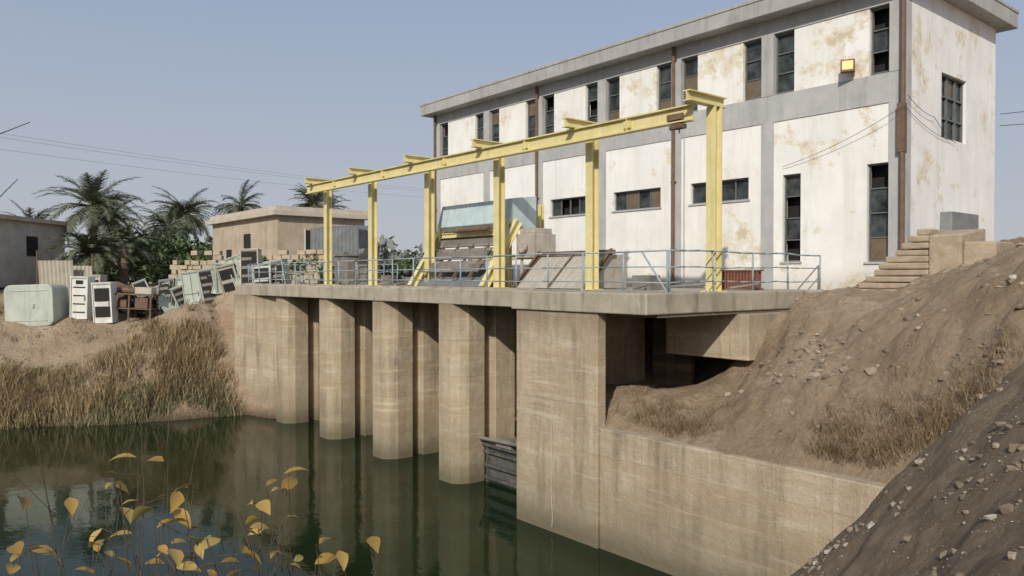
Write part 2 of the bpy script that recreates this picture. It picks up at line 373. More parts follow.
rl=empty('deck_railing')
def rail_run(p0,p1,n,nm):
    b=MB(); p0=Vector(p0);p1=Vector(p1)
    for i in range(n+1):
        q=p0.lerp(p1,i/n); b.tube(q,q+Vector((U(-.03,.03),U(-.03,.03),1.07)),.026); b.box(q.x-.07,q.x+.07,q.y-.07,q.y+.07,DECK,DECK+.02)
    for h in (1.07,.66,.27):
        k=12; pts=[p0.lerp(p1,i/k)+Vector((0,0,h+U(-.022,.022))) for i in range(k+1)]; b.path(pts,.026 if h>1 else .02)
    b.obj(nm,M['rail'],rl,smooth=True)
rail_run((-40.5,15.3,DECK),(-12.45,15.3,DECK),19,'front_rail')
rail_run((-12.42,15.35,DECK),(-12.42,22.6,DECK),4,'side_rail')
rail_run((-40.5,15.4,DECK),(-40.5,21,DECK),4,'end_rail')
rail_run((-40.5,21,DECK),(-35.2,21.2,DECK),4,'rear_rail')
b=MB(); b.path([(-12.45,15.3,DECK),(-13.3,15.3,DECK+1.07)],.025); b.obj('brace',M['rail'],rl)

cr=empty('yellow_gantry_crane')
for i,x in enumerate((-35.6,-31.1,-26.45,-21.9,-17.2,-12.62)):
    b=MB(); b.ibeam((x,17.45,DECK),(x,17.45,11.56),.30,.30,.03,(0,1,0))
    b.box(x-.25,x+.25,17.2,17.7,DECK,DECK+.03); b.obj('post_%d'%(i+1),M['yellow'],cr)
    b=MB(); b.ibeam((x,16.25,11.71),(x,17.85,11.71),.24,.28,.03); 
    b.obj('cross_arm_%d'%(i+1),M['yellow'],cr)
b=MB(); b.ibeam((-36.3,16.7,11.345),(-12.75,16.7,11.345),.24,.43,.04)
for x in (-33.3,-28.8,-24.2,-19.5,-15): b.box(x-.006,x+.006,16.575,16.825,11.125,11.565); b.box(x-.12,x+.12,16.6,16.68,11.25,11.45)
b.obj('runway_beam',M['yellow'],cr)
b=MB(); b.box(-13.5,-13.0,16.54,16.64,11.2,11.36); b.box(-13.5,-13.0,16.76,16.86,11.2,11.36); b.box(-13.4,-13.05,16.58,16.82,10.98,11.1)
b.tube((-13.45,16.64,11.02),(-13.0,16.64,11.02),.07); b.tube((-13.2,16.7,10.98),(-13.2,16.7,10.85),.02); b.obj('hoist_trolley',M['rust'],cr)

# trash rake machine
tr=empty('trash_rake_machine')
b=MB(); b.prism_x([(18.2,9.05),(18.45,9.95),(19.6,10.1),(19.6,8.9),(18.6,8.75)],-27.0,-22.3)
b.obj('blue_hood',M['blue'],tr,bevel=.02)
b=MB()
for i in range(8):
    x=-27+.62*i+.1; b.prism_x([(18.17,9.05),(18.42,9.95),(18.45,9.95),(18.2,9.05)],x,x+.03)
b.obj('hood_ribs',M['blue'],tr)
b=MB()
for x in (-27.05,-22.2): b.ibeam((x,18.6,9.1),(x,16.95,DECK),.22,.3,.03,(0,1,0))
for x in (-26.9,-22.4):
    b.ibeam((x,19.9,DECK),(x,19.9,9.8),.2,.2,.03,(0,1,0)); b.ibeam((x,18.3,DECK),(x,18.3,9.2),.18,.18,.03,(0,1,0))
b.ibeam((-27,18.3,8.7),(-22.3,18.3,8.7),.15,.2); b.ibeam((-27,19.9,7.8),(-22.3,19.9,7.8),.15,.2)
b.obj('yellow_frame',M['yellow'],tr)
b=MB(); b.box(-22.2,-21.2,18.5,19.6,7.7,8.6); b.box(-22.1,-21.3,18.6,19.5,8.602,8.8); b.tube((-21.7,18.45,8.1),(-21.7,18.3,8.1),.22,n=14)
for x in (-22.1,-21.35): b.box(x,x+.1,18.6,18.7,DECK,7.698)
b.obj('motor_housing',M['tan'],tr,bevel=.03)
b=MB()
for k in range(3):
    t=k/3; y=18.45-t*1.2; z=8.6-t*1.5; b.box(-26.8,-23.0,y-.30,y+.02,z-.30,z-.1,)
    b.prism_x([(y,z),(y-.35,z-.42),(y-.38,z-.39),(y-.03,z+.03)],-26.8,-23.)
b.obj('rake_slats',M['dkgrey'],tr)
b=MB()
for x in (-26.4,-25.4,-24.4,-23.4): b.prism_x([(18.55,8.7),(17.2,6.95),(17.12,7.0),(18.47,8.75)],x,x+.07)
b.obj('rake_ribs',M['rust'],tr)
b=MB(); b.prism_x([(17.1,6.7),(18.1,7.35),(18.6,7.35),(18.6,6.62),(17.1,6.62)],-26.7,-22.5); b.obj('grey_chute',M['galv'],tr)
b=MB(); b.tube((-25.5,18.0,8.85),(-23.2,18.0,8.85),.09,n=14); b.obj('drive_shaft',M['rust'],tr)

hd=empty('inclined_screen')
b=MB(); b.prism_x([(17.5,6.62),(18.7,7.75),(19.5,7.75),(19.5,6.62)],-21.0,-17.6); b.obj('hood',M['tan'],hd,bevel=.02)
b=MB(); b.box(-21.15,-17.45,18.6,18.8,7.76,7.9)
for x in (-21.1,-17.55): b.ibeam((x,17.45,DECK),(x,18.75,7.9),.12,.14,.02,(0,1,0))
for x in (-19.3,): b.tube((x,17.47,6.66),(x,18.66,7.78),.03)
b.obj('rusty_edge_frame',M['rust'],hd)

rr=empty('rusty_radiator')
b=MB()
for i in range(12): b.box(-14.9+i*.115,-14.9+i*.115+.06,21.,21.2,DECK,DECK+.58)
b.obj('fins',simple('red_oxide',(.17,.06,.04),(.25,.10,.065),4,.8,.2,.01),rr)
b=MB(); b.box(-14.95,-13.5,20.98,21.22,DECK+.58,DECK+.63); b.box(-14.95,-13.5,20.97,21.23,DECK,DECK+.05); b.obj('frame',M['rust'],rr)
# bits of steel left lying on the deck
b=MB()
for i in range(16):
    x=U(-39,-13.5); y=U(16,21.5); a=U(0,3.14); L_=U(.4,1.5); dx,dy=math.cos(a)*L_/2,math.sin(a)*L_/2; z=DECK+.06
    b.tube((x-dx,y-dy,z),(x+dx,y+dy,z+U(0,.25)),U(.03,.06))
for x,y in ((-16.3,19.5),(-29.5,18.6),(-33,19.4),(-15.8,18.4)): b.box(x-.35,x+.35,y-.25,y+.25,DECK,DECK+U(.3,.6))
b.obj('scrap_steel',M['dkgrey'])

# ------------------------------------------------------------------ pump station
ps=empty('pump_station_building')
YF=23.0; XL=-34.3; XR=-10.0; YB=29.75
PIL=[-10.25,-14.5,-18.3,-22.1,-25.95,-29.8,-34.05]
ww=MB(); gr=MB(); gl=MB(); gb=MB(); fr=MB()
def window(x0,x1,z0,z1,cols,rows,brd=0):
    y=YF+.2
    t=.045
    for i in range(cols):
        for j in range(rows):
            a=x0+(x1-x0)*i/cols; a2=x0+(x1-x0)*(i+1)/cols; c=z0+(z1-z0)*j/rows; c2=z0+(z1-z0)*(j+1)/rows
            if R()<.08: continue
            k=U(-.012,.012); gl.add([(a,y+k,c),(a2,y-k,c),(a2,y-k+U(-.01,.01),c2),(a,y+k+U(-.01,.01),c2)],[(0,1,2,3)])
            if R()<brd: gb.box(a+.03,a2-.03,y-.03,y-.022,c+.03,c2-.03)
    fr.box(x0,x1,y-.08,y-.003,z0,z0+t); fr.box(x0,x1,y-.08,y-.003,z1-t,z1)
    fr.box(x0,x0+t,y-.078,y-.005,z0+t,z1-t); fr.box(x1-t,x1,y-.078,y-.005,z0+t,z1-t)
    for i in range(1,cols): xx=x0+(x1-x0)*i/cols; fr.box(xx-.02,xx+.02,y-.06,y-.004,z0+t,z1-t)
    for j in range(1,rows): zz=z0+(z1-z0)*j/rows; fr.box(x0+t,x1-t,y-.055,y-.006,zz-.018,zz+.018)
lower={0:[(-13.95,-13.31,7.5,10.34,1,4),(-11.16,-10.5,7.45,10.38,1,4)],1:[(-17.66,-15.23,9.65,10.4,4,1)],2:[(-21.48,-19.05,9.65,10.4,4,1)],3:[(-25.25,-23.0,9.65,10.4,4,1)],4:[(-29.1,-26.9,9.65,10.4,4,1)],5:[(-33.0,-30.8,9.65,10.4,4,1)]}
for k in range(6):
    xr=PIL[k]-(.225 if k else .12); xl=PIL[k+1]+.225
    window(xr-.74,xr,13.05,15.0,1,3,.22); window(xl,xl+.72,13.05,15.0,1,3,.3)
    ww.box(xl+.72,xr-.74,YF,YF+.3,13.0,15.02)
    ws=sorted(lower[k]); x=xl
    for (a,c,z0,z1,nc,nr) in ws:
        ww.box(x,a,YF,YF+.3,6.3,12.12); ww.box(a,c,YF,YF+.3,6.3,z0); ww.box(a,c,YF,YF+.3,z1,12.12)
        window(a,c,z0,z1,nc,nr,.2); gr.box(a-.06,c+.06,YF-.05,YF+.0-.002,z0-.06,z0); x=c
    ww.box(x,xr,YF,YF+.3,6.3,12.12)
gr.box(XL,XR,YF-.035,YF+.28,12.12,13.0); gr.box(XL,XR,YF-.035,YF+.28,15.02,15.5)
for k,p in enumerate(PIL):
    hw=.225 if 0<k<6 else .25
    gr.box(p-hw,p+hw,YF-.05 if k else YF-.045,YF+.27,6.3,12.118); gr.box(p-hw,p+hw,YF-.05,YF+.27,13.002,15.018)
wy0,wy1,wz0,wz1=25.35,27.25,11.3,13.3
ww.box(XR-.3,XR,YF+.285,wy0,6.3,15.5); ww.box(XR-.3,XR,wy1,YB,6.3,15.5); ww.box(XR-.3,XR,wy0,wy1,6.3,wz0); ww.box(XR-.3,XR,wy0,wy1,wz1,15.5)
ww.box(XL,XL+.3,YF+.285,YB,6.3,15.5); ww.box(XL+.3,XR-.3,YB-.3,YB,6.3,15.5)
gl.box(XR-.2,XR-.18,wy0-.02,wy1+.02,wz0-.02,wz1+.02)
for y in (wy0,(wy0*2+wy1)/3,(wy0+2*wy1)/3,wy1-.05): fr.box(XR-.17,XR-.1,y,y+.05,wz0,wz1)
for z in (wz0,wz0+.62,wz0+1.3,wz1-.05): fr.box(XR-.165,XR-.105,wy0,wy1,z,z+.045)
gb.box(XR-.175,XR-.172,wy0+.7,wy0+1.2,wz0+1.35,wz1-.06)
ww.obj('white_walls',M['white_wall'],ps); gr.obj('grey_bands_and_pilasters',M['grey'],ps); gl.obj('window_glass',M['glass'],ps); gb.obj('boarded_panes',M['glassb'],ps); fr.obj('window_frames',M['frame'],ps)
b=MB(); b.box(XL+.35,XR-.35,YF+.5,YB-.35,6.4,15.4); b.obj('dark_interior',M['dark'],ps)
b=MB(); b.box(-34.75,-9.5,22.35,30.3,15.502,16.0); b.box(-34.78,-9.47,22.32,30.33,16.0,16.12); b.obj('roof_slab',M['roof'],ps,bevel=.02)
b=MB()
for x in (-26.02,-18.36,-34.15):
    b.tube((x,YF-.13,15.5),(x,YF-.13,6.6),.065)
    for z in (8,10.5,13,15): b.box(x-.1,x+.1,YF-.15,YF-.05,z,z+.05)
b.tube((-10.07,YF-.13,15.5),(-10.07,YF-.13,7.2),.085)
b.box(-10.2,-9.98,YF-.22,YF-.05,10.6,12.0)
b.obj('downpipes',M['brown'],ps)
b=MB(); b.tube((-17.9,YF-.07,12.2),(-17.9,YF-.07,7.0),.02); b.obj('conduits',M['grey'],ps)
b=MB(); b.box(XR+.002,XR+.35,25.3,27.4,8.0,9.0); b.obj('meter_box',M['galv'],ps,bevel=.02)
fl=empty('wall_floodlight')
mxl=MX((-11.66,22.78,13.33),math.radians(25),math.radians(-15))
b=MB(); b.prism_x([(-.16,-.2),(-.16,.2),(.1,.12),(.1,-.12)],-.2,.2); b.v=[tuple(mxl@Vector(v)) for v in b.v]; b.box(-11.7,-11.62,22.85,22.97,13.25,13.35); b.obj('housing',M['rust'],fl)
b=MB(); b.box(-.15,.15,-.18,-.163,-.14,.14,mxl); b.obj('glass',M['lamp'],fl)
st=empty('entrance_steps')
b=MB()
for i in range(10):
    x=-10.75+i*.19; b.box(x+U(-.03,.03),-8.7,21.35+U(-.06,.06),22.8,6.5+i*.178 if i else 6.2,6.5+(i+1)*.178-.002-U(0,.02))
b.obj('treads',M['step'],st,bevel=.04)
b=MB(); b.prism_x([(21.3,6.3),(21.3,8.1),(22.95,8.3),(22.95,6.3)],-8.7,-7.9); b.prism([(-7.9,21.4),(-7.2,21.6),(-7.2,22.8),(-7.9,22.9)],6.3,7.9); b.obj('landing',M['step'],st,bevel=.05)

def cable(name,pts,r,sag=.0,n=14,mat='wire'):
    b=MB()
    for p,q in zip(pts[:-1],pts[1:]):
        p=Vector(p);q=Vector(q); L=[p.lerp(q,i/n)-Vector((0,0,sag*4*(i/n)*(1-i/n))) for i in range(n+1)]; b.path(L,r,n=5)
    return b.obj(name,M[mat])
cable('building_cable',[(-13.9,22.9,10.6),(-9.95,22.7,11.9),(-9.93,25.9,11.25)],.008,.15)
cable('building_cable',[(-9.9,22.8,12.2),(-9.9,24.6,11.8),(-9.93,26.3,11.2)],.009,.1)
pole=empty('utility_pole')
b=MB(); b.tube((-45,-19,-2),(-45,-19,16),.16,.11); b.tube((-45.9,-19.6,15),(-44.1,-18.4,15),.06); b.obj('mast',M['trunk'],pole)
pole2=empty('utility_pole')
b=MB(); b.tube((-98,73,6),(-98,73,21),.16,.11); b.tube((-98.9,72.4,19.8),(-97.1,73.6,19.8),.06); b.obj('mast',M['trunk'],pole2)
for a,zz in ((-.7,.4),(0,0),(.7,-.9)):
    cable('power_line',[(-45+a,-19+a*.6,15.6+zz),(-98+a,73+a*.6,20+zz)],.010,1.0,24,'wirefar')
cable('power_line',[(-9.9,29.9,12.6),(30,60,19.)],.014,.8); cable('power_line',[(-9.9,29.9,12.2),(30,60,17.)],.014,.8)

# ------------------------------------------------------------------ left side buildings
hs=empty('flat_roofed_house')
b=MB(); b.box(-60.6,-48.2,20.1,26.4,6.3,11.0); b.obj('walls',M['plaster'],hs)
b=MB(); b.box(-61.0,-47.8,19.7,26.8,11.0,11.3); b.box(-60.8,-48.,19.9,26.6,11.302,11.6); b.obj('roof',M['slabroof'],hs)
b=MB(); b.box(-48.19,-48.15,22,23.2,8.6,10.1); b.box(-54,-52.8,20.05,20.09,8.4,10.); b.box(-57.5,-56.5,20.05,20.09,6.5,9.); b.obj('openings',M['dark'],hs)
b=MB(); b.box(-48.14,-48.1,21.9,22,8.5,10.2);b.box(-48.14,-48.1,23.2,23.3,8.5,10.2); b.obj('window_surrounds',M['white'],hs)
h2=empty('mud_plaster_house')
mx=MX((-65,9.1,6.3),math.atan2(5.2,-6))
b=MB(); b.box(-16,3.3,0,5,0,4.6,mx); b.obj('walls',M['slabroof'],h2)
b=MB(); b.box(-16.4,3.7,-.4,5.4,4.6,4.9,mx); b.obj('roof',M['plaster'],h2)
b=MB(); b.box(-1.2,0,-.05,0.02,2.2,3.6,mx); b.obj('openings',M['dark'],h2)

def corrug(b,mx,w,h,n=None,amp=.04):
    n=n or int(w/.12); vs=[];
    for i in range(n+1):
        x=-w/2+w*i/n; y=amp if i%2 else -amp
        vs+=[mx@Vector((x,y,0)),mx@Vector((x,y,h))]
    b.add(vs,[(2*i,2*i+2,2*i+3,2*i+1) for i in range(n)])
sh=empty('scrap_sheet_fence')
b=MB(); corrug(b,MX((-56.5,9.0,gz(-56.5,9)-.2),math.radians(55),.12),2.1,2.3); corrug(b,MX((-56.2,10.3,gz(-56.2,10.3)-.2),math.radians(60),-.08),1.2,1.9); b.obj('sheets',M['beige'],sh)
b=MB(); b.tube((-57.3,8,6),(-57.3,8,8.7),.05); b.tube((-56,10.9,6),(-56,10.9,8.5),.05); b.obj('posts',M['rust'],sh)

b=MB(); p0=Vector((-50.6,14.2,0)); p1=Vector((-42.8,20.4,0)); L=(p1-p0).length; ang=math.atan2(p1.y-p0.y,p1.x-p0.x)
for r in range(8):
    x=(.2 if r%2 else 0)
    while x<L:
        wd=U(.3,.75)
        top=6.3+.29*r
        lim=7.85+.35*math.sin(x*.8)+U(-.35,.35)+(.4 if x>L*.5 else 0)
        if top<lim:
            q=p0+(p1-p0)*(x/L); b.box(0,wd-.05,-.15+U(-.08,.08),.15+U(-.08,.08),0,.25+U(0,.05),MX((q.x,q.y,top),ang+U(-.1,.1),0,U(-.06,.06)))
        x+=wd
b.obj('stone_block_wall',M['block'],bevel=.02)

sd=empty('corrugated_shed')
b=MB(); mx=MX((-43.6,21.8,6.4),math.radians(45))
corrug(b,mx,3.0,3.6); corrug(b,MX((-43.6+1.06-.9,21.8+1.06+.9,6.4),math.radians(135)),2.5,3.6)
corrug(b,MX((-44.6,22.6,9.95),math.radians(45),math.radians(-80)),3.4,2.5)
b.obj('sheeting',M['galv'],sd)
b=MB(); b.box(-41.2,-39.6,20.6,21.8,6.5,8.2); b.box(-39.4,-38.4,21.2,22,6.6,8.6); b.box(-41.3,-39.5,20.5,21.9,8.2,8.28); b.obj('dark_crates',M['dkgrey'],sd)

def cabinet(name,x,y,w,d,h,rz,tilt,roll,mat,style=0):
    e=empty(name); z=gz(x,y)-.12; mx=MX((x,y,z),rz,tilt,roll)
    t=.05
    b=MB(); b.box(-w/2,w/2,-d/2+.06,d/2,0,h,mx)
    b.box(-w/2,-w/2+t,-d/2,-d/2+.06,0,h,mx); b.box(w/2-t,w/2,-d/2,-d/2+.06,0,h,mx); b.box(-w/2+t,w/2-t,-d/2,-d/2+.06,0,t,mx); b.box(-w/2+t,w/2-t,-d/2,-d/2+.06,h-t,h,mx)
    b.box(-w/2-.03,w/2+.03,-d/2-.03,d/2+.03,h+.001,h+.05,mx)
    b.obj('shell',mat,e)
    b=MB()
    if style==0:
        b.box(-w/2+.12,w/2-.12,-d/2+.03,-d/2+.058,h*.55,h*.88,mx); b.box(-w/2+.12,w/2-.12,-d/2+.03,-d/2+.058,h*.15,h*.42,mx)
    elif style==1:
        for k in range(4): b.box(-w/2+.15,w/2-.15,-d/2+.03,-d/2+.058,h*(.15+.2*k),h*(.15+.2*k)+.06,mx)
        b.box(-w*.2,w*.2,-d/2+.03,-d/2+.058,h*.84,h*.93,mx)
    elif style==2:
        b.box(-w/2+.08,w/2-.08,-d/2+.03,-d/2+.058,.1,h-.1,mx)
    else:
        b.box(-w/2+.06,w/2-.06,-d/2+.045,-d/2+.058,h*.49,h*.5,mx); b.box(-.01,.01,-d/2+.045,-d/2+.058,.06,h-.06,mx)
    b.obj('panel_openings',M['dark'],e)
    b=MB(); b.box(w/2-.2,w/2-.15,-d/2-.03,-d/2+.06,h*.45,h*.55,mx); 
    if style==2:
        for k in range(4): b.box(-w/2+.1,w/2-.1-(.25 if k%2 else 0),-d/2+.0,-d/2+.03,h*(.15+.2*k),h*(.15+.2*k)+.16,mx)
    b.obj('handle_and_gear',M['dkgrey'] if style==2 else M['beige'],e)
    return e
a0=math.radians(52)
cabinet('electrical_cabinet',-48.5,8.9,.95,.8,2.3,a0,.0,.03,M['white'],1)
cabinet('electrical_cabinet',-47.7,9.95,1.05,.7,2.2,a0,.04,-.03,M['white'],0)
cabinet('electrical_cabinet',-50.0,9.9,.8,.8,2.0,a0,.0,.03,M['beige'],0)
for i in range(17):
    t=i/16; x=-48.2+(6.6)*t+U(-.25,.25); y=12.9+4.4*t+U(-.35,.35)
    cabinet('electrical_cabinet',x,y,U(.7,1.2),U(.5,.8),U(1.5,2.5),a0+U(-.5,.5),U(-.35,.15),U(-.4,.2),random.choice([M['green'],M['beige'],M['galv'],M['green'],M['beige'],M['galv'],M['green']]),random.choice([0,2,3,3,2]))
for i in range(11):
    x=-50.5+i*.5; y=11.0+i*.3+U(-.4,.4); cabinet('electrical_cabinet',x,y,U(.7,1.3),.8,U(.8,1.6),a0+U(-.8,.8),U(-.7,.4),U(-.8,.6),random.choice([M['rust'],M['beige'],M['green'],M['dkgrey']]),random.choice([0,2,3,3]))
tk=empty('metal_container')
z=gz(-49.2,7.0)-.3; mx=MX((-49.3,6.9,z),a0,0,-.03)
b=MB(); P=[]
for (cx,cz,a) in ((-1.3+.35,.35,180),(1.3-.35,.35,270),(1.3-.35,2.25-.35,0),(-1.3+.35,2.25-.35,90)):
    for s_ in range(5):
        an=math.radians(a+90*s_/4); P.append((cx+.35*math.cos(an),cz+.35*math.sin(an)))
n=len(P); vs=[mx@Vector((p[0],-.8,p[1])) for p in P]+[mx@Vector((p[0],.8,p[1])) for p in P]
b.add(vs,[tuple(range(n)),tuple(range(n,2*n))[::-1]]+[(i,i+n,(i+1)%n+n,(i+1)%n) for i in range(n)]); b.obj('body',M['green'],tk,bevel=.04)
b=MB(); b.box(-1.0,1.0,-.83,-.802,.28,.32,mx); b.box(-1.,1.,-.83,-.802,1.9,1.94,mx); b.box(.2,.3,-.87,-.8,1.,1.2,mx); b.obj('door_ribs',M['green'],tk)
rm=empty('rusty_machine_frame')
z=gz(-48.2,11.2); mx=MX((-47.4,11.2,z),a0,0,.05)
b=MB()
for x in (-1.2,0,1.2):
    for y in (-.4,.4): b.box(x-.04,x+.04,y-.04,y+.04,-.2,1.3,mx)
b.box(-1.35,1.35,-.5,.5,1.3,1.38,mx); b.box(-1.25,1.25,-.45,.45,.5,.56,mx)
b.box(-.9,-.2,-.3,.3,.57,1.0,mx); b.box(.3,1.0,-.35,.3,.57,1.15,mx); b.tube(mx@Vector((-1.1,0,1.5)),mx@Vector((.2,0,1.55)),.16,n=12)
b.obj('frame',M['rust'],rm)
b=MB(); b.box(.3,1.2,-.4,.3,1.39,1.75,mx); b.box(-1.2,-.6,-.52,-.5,.6,1.25,mx); b.obj('panels',M['beige'],rm)

cw=empty('compound_wall')
b=MB(); b.box(-9,40,46,46.4,6,11.0); b.obj('wall',M['orangewall'],cw)
b=MB(); b.box(-9.2,40,45.9,46.5,11.001,11.15); b.obj('coping',M['brick'],cw)

# ------------------------------------------------------------------ vegetation
def blade(b,x,y,z,h,w,lean,az,droop=.3):
    dx,dy=math.cos(az),math.sin(az)
    wz=U(0,6.28); px,py=math.cos(wz)*w/2,math.sin(wz)*w/2
    x1,y1,z1=x+dx*lean*h*.35,y+dy*lean*h*.35,z+h*.55
    x2,y2,z2=x+dx*lean*h*(1+droop),y+dy*lean*h*(1+droop),z+h*(1-.3*lean)
    b.add([(x-px,y-py,z),(x+px,y+py,z),(x1+px*.8,y1+py*.8,z1),(x1-px*.8,y1-py*.8,z1),(x2,y2,z2)],[(0,1,2,3),(3,2,4)])
def clumps(b,n,gen,per,hr,wr,lr,spread):
    for _ in range(n):
        x,y,s=gen(); z=gz(x,y)-.05
        if z<-.5: continue
        for _ in range(per):
            xx,yy=x+random.gauss(0,spread),y+random.gauss(0,spread)
            blade(b,xx,yy,z,U(*hr)*s,U(*wr),U(*lr),U(0,6.28))
def xwl(Y): return -39+.32*min(Y-14.5,0)+.35*math.sin(Y*.9)
def gen_d():
    y=U(4.5,14.2); e=.1+3.3*R()**1.2*(1 if y<11.5 else .75); return (xwl(y)-e,y,(.60+.8*noise.noise(Vector((y*.7,e*.7,1))))*(1.08-.12*e))
b=MB(); clumps(b,640,gen_d,18,(.8,1.8),(.015,.04),(.05,.7),.2); b.obj('dry_reeds',M['reed_dry'])
def gen_g():
    y=U(-5,14); e=U(-.35,.8) if y>8 else U(-.35,3.4); return (xwl(y)-e,y,U(.45,.85)*(1.1 if y>8 else .9-.08*e))
b=MB(); clumps(b,500,gen_g,18,(.6,1.3),(.015,.04),(.05,.6),.2); b.obj('green_reeds',M['reed_green'])
def gen_h():
    a=U(0,6.28); r=U(0,.5); return (-41.2+r*math.cos(a),13.6+r*math.sin(a),U(.7,1.))
b=MB(); clumps(b,12,gen_h,16,(.8,1.5),(.015,.03),(.05,.5),.1); b.obj('reed_tuft',M['reed_dry'])
def gen_s(): 
    y=U(0,18); return (xwl(min(y,14.5))-U(3,14),y,U(.3,.8))
b=MB(); clumps(b,120,gen_s,14,(.3,.8),(.015,.04),(.2,.8),.12); b.obj('bank_scrub',M['scrub'])
def gen_r1():
    return (random.gauss(-12.2,.9),15.0+abs(random.gauss(0,.45)),U(.5,1.1))
b=MB(); clumps(b,110,gen_r1,24,(.2,.5),(.005,.012),(.3,1.1),.12); b.obj('dry_grass_patch',M['scrub'])
def gen_r2():
    t=R(); return (-8.3+3.4*t+random.gauss(0,.2),14.85+.1*t+abs(random.gauss(0,.3)),U(.45,1.05))
b=MB(); clumps(b,230,gen_r2,26,(.2,.45),(.005,.012),(.3,1.2),.11); b.obj('dry_grass_patch',M['scrub'])
def gen_r4():
    return (U(-5.6,-4.0),U(13.5,14.9),U(.4,.8))
b=MB(); clumps(b,28,gen_r4,18,(.2,.4),(.005,.012),(.3,1.2),.11); b.obj('dry_grass_patch',M['scrub'])

def palm(name,x,y,zc,r,nf=46,trunk=True,low=-.5):
    e=empty(name); b=MB(); z0=6.2
    if trunk:
        n=14
        for i in range(n):
            a=i/n; c=(i+1)/n; b.tube((x+.2*math.sin(a*2),y,z0+(zc-z0)*a),(x+.2*math.sin(c*2),y,z0+(zc-z0)*c),.27 if i%2 else .32,.24,9)
        b.obj('trunk',M['trunk'],e)
    f=MB(); ox=x+(.2*math.sin(2) if trunk else 0)
    for i in range(nf):
        az=U(0,6.28); el=math.asin(U(low,.98)); L=r*U(.8,1.15); pts=[]; p=Vector((ox,y,zc)); d=el
        for k in range(9):
            pts.append(p.copy()); p+=Vector((math.cos(az)*math.cos(d),math.sin(az)*math.cos(d),math.sin(d)))*L/8; d-=.09+.04*k*max(.2,math.cos(el))*.7
        f.path(pts,.04,.01,4)
        side=Vector((-math.sin(az),math.cos(az),0))
        for k in range(1,8):
            for q in range(4):
                t=q/4; c=pts[k].lerp(pts[k+1],t); dr=(pts[k+1]-pts[k]).normalized(); tt=(k+t)/8
                ll=.66*r/3*math.sin(math.pi*min(1,tt*.9+.12))+.12
                for s in (-1,1):
                    tip=c+(side*s*.7+dr*.7+Vector((0,0,U(-.3,.2))))*ll; wv=dr*.055
                    f.add([c-wv,c+wv,tip],[(0,1,2)])
    f.obj('fronds',M['palm'],e)
palm('date_palm',-68.5,13.4,12.6,4.2,62)
palm('date_palm',-61,11.8,8.6,3.0,55,True,-.1)
palm('date_palm',-64,14.6,9.4,3.0,40,True,-.2)
palm('date_palm',-74,20.5,11.6,3.2,40); palm('date_palm',-78,23.2,13.2,3.6,46); palm('date_palm',-84.6,31,14.8,3.3,40); palm('date_palm',-79.4,37.3,14.9,3.8,50); palm('date_palm',-81,39.5,14.5,3.3,40)
palm('date_palm',-84,18,12.6,3.8,40); palm('date_palm',-88,26,13.4,3.6,40); palm('date_palm',-90,12,12.,3.2,36)

def leafmass(name,cl,mat,size,dens):
    b=MB()
    for (x,y,z,rx,rz) in cl:
        for _ in range(int(dens)):
            v=Vector((random.gauss(0,1),random.gauss(0,1),random.gauss(0,1))).normalized()*(R()**.35)
            f=1+.35*noise.noise(v*2.3+Vector((x,y,z)))
            c=Vector((x+v.x*rx*f,y+v.y*rx*f,z+v.z*rz*f)); s=size*U(.5,1.3)
            a=Vector((U(-1,1),U(-1,1),U(-1,1))).normalized(); bb=a.cross(Vector((U(-1,1),U(-1,1),U(-1,1)))).normalized()
            b.add([c-a*s,c+bb*s*.45,c+a*s,c-bb*s*.45],[(0,1,2,3)])
    return b.obj(name,mat)
cl=[]
for i in range(22):
    t=i/21; cl.append((-76+14*t+U(-1.5,1.5),15+9*t+U(-1.5,1.5),U(7.4,9.7),U(1.4,2.4),U(1.1,1.9)))
tr_=empty('leafy_tree'); o=leafmass('crown',cl,M['tree'],.26,560); o.parent=tr_
b=MB()
for i in range(5): t=i/4; b.tube((-76+14*t,15+9*t,6.3),(-76+14*t+U(-.5,.5),15+9*t,9),.2,.1)
b.obj('trunks',M['trunk'],tr_)
cl=[]
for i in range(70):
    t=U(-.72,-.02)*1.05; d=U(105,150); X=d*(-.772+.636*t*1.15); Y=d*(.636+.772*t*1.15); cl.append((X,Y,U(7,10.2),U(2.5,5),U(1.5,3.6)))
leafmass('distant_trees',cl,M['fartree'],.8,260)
cl=[]
for i in range(16): cl.append((-47+i*.62+U(-.3,.3),17.5+i*.45+U(-.3,.3),U(6.9,8.1),U(.4,.8),U(.3,.6)))
leafmass('garden_shrubs',cl,M['tree'],.14,160)

ico=bmesh.new(); bmesh.ops.create_icosphere(ico,subdivisions=1,radius=1); IV=[v.co.copy() for v in ico.verts]; IF=[tuple(v.index for v in f.verts) for f in ico.faces]; ico.free()
def stones(name,n,gen):
    b=MB()
    for _ in range(n):
        x,y,s=gen(); z=gz(x,y)-s*.25
        q=Matrix.Rotation(U(0,6.28),3,'Z')@Matrix.Rotation(U(-.5,.5),3,'X'); sc=Vector((s*U(.7,1.6),s*U(.6,1.1),s*U(.3,.75)))
        vs=[]
        for v in IV:
            k=U(.72,1.18); p=q@Vector((v.x*sc.x*k,v.y*sc.y*k,v.z*sc.z*k)); vs.append((x+p.x,y+p.y,z+p.z))
        b.add(vs,IF)
    return b.obj(name,M['stone'])
def clus(x0,x1,y0,y1,f=.6):
    while True:
        x,y=U(x0,x1),U(y0,y1)
        if noise.noise(Vector((x*f,y*f,7)))+.18>R()*.7: return x,y
def sg1():
    x,y=clus(-9,-.8,3.5,14.2,.8); return (x,y,.010+.10*R()**9)
stones('bank_rubble',5600,sg1)
def sg2():
    x,y=clus(-12,-2,15,24,.5); return (x,y,.012+.15*R()**9)
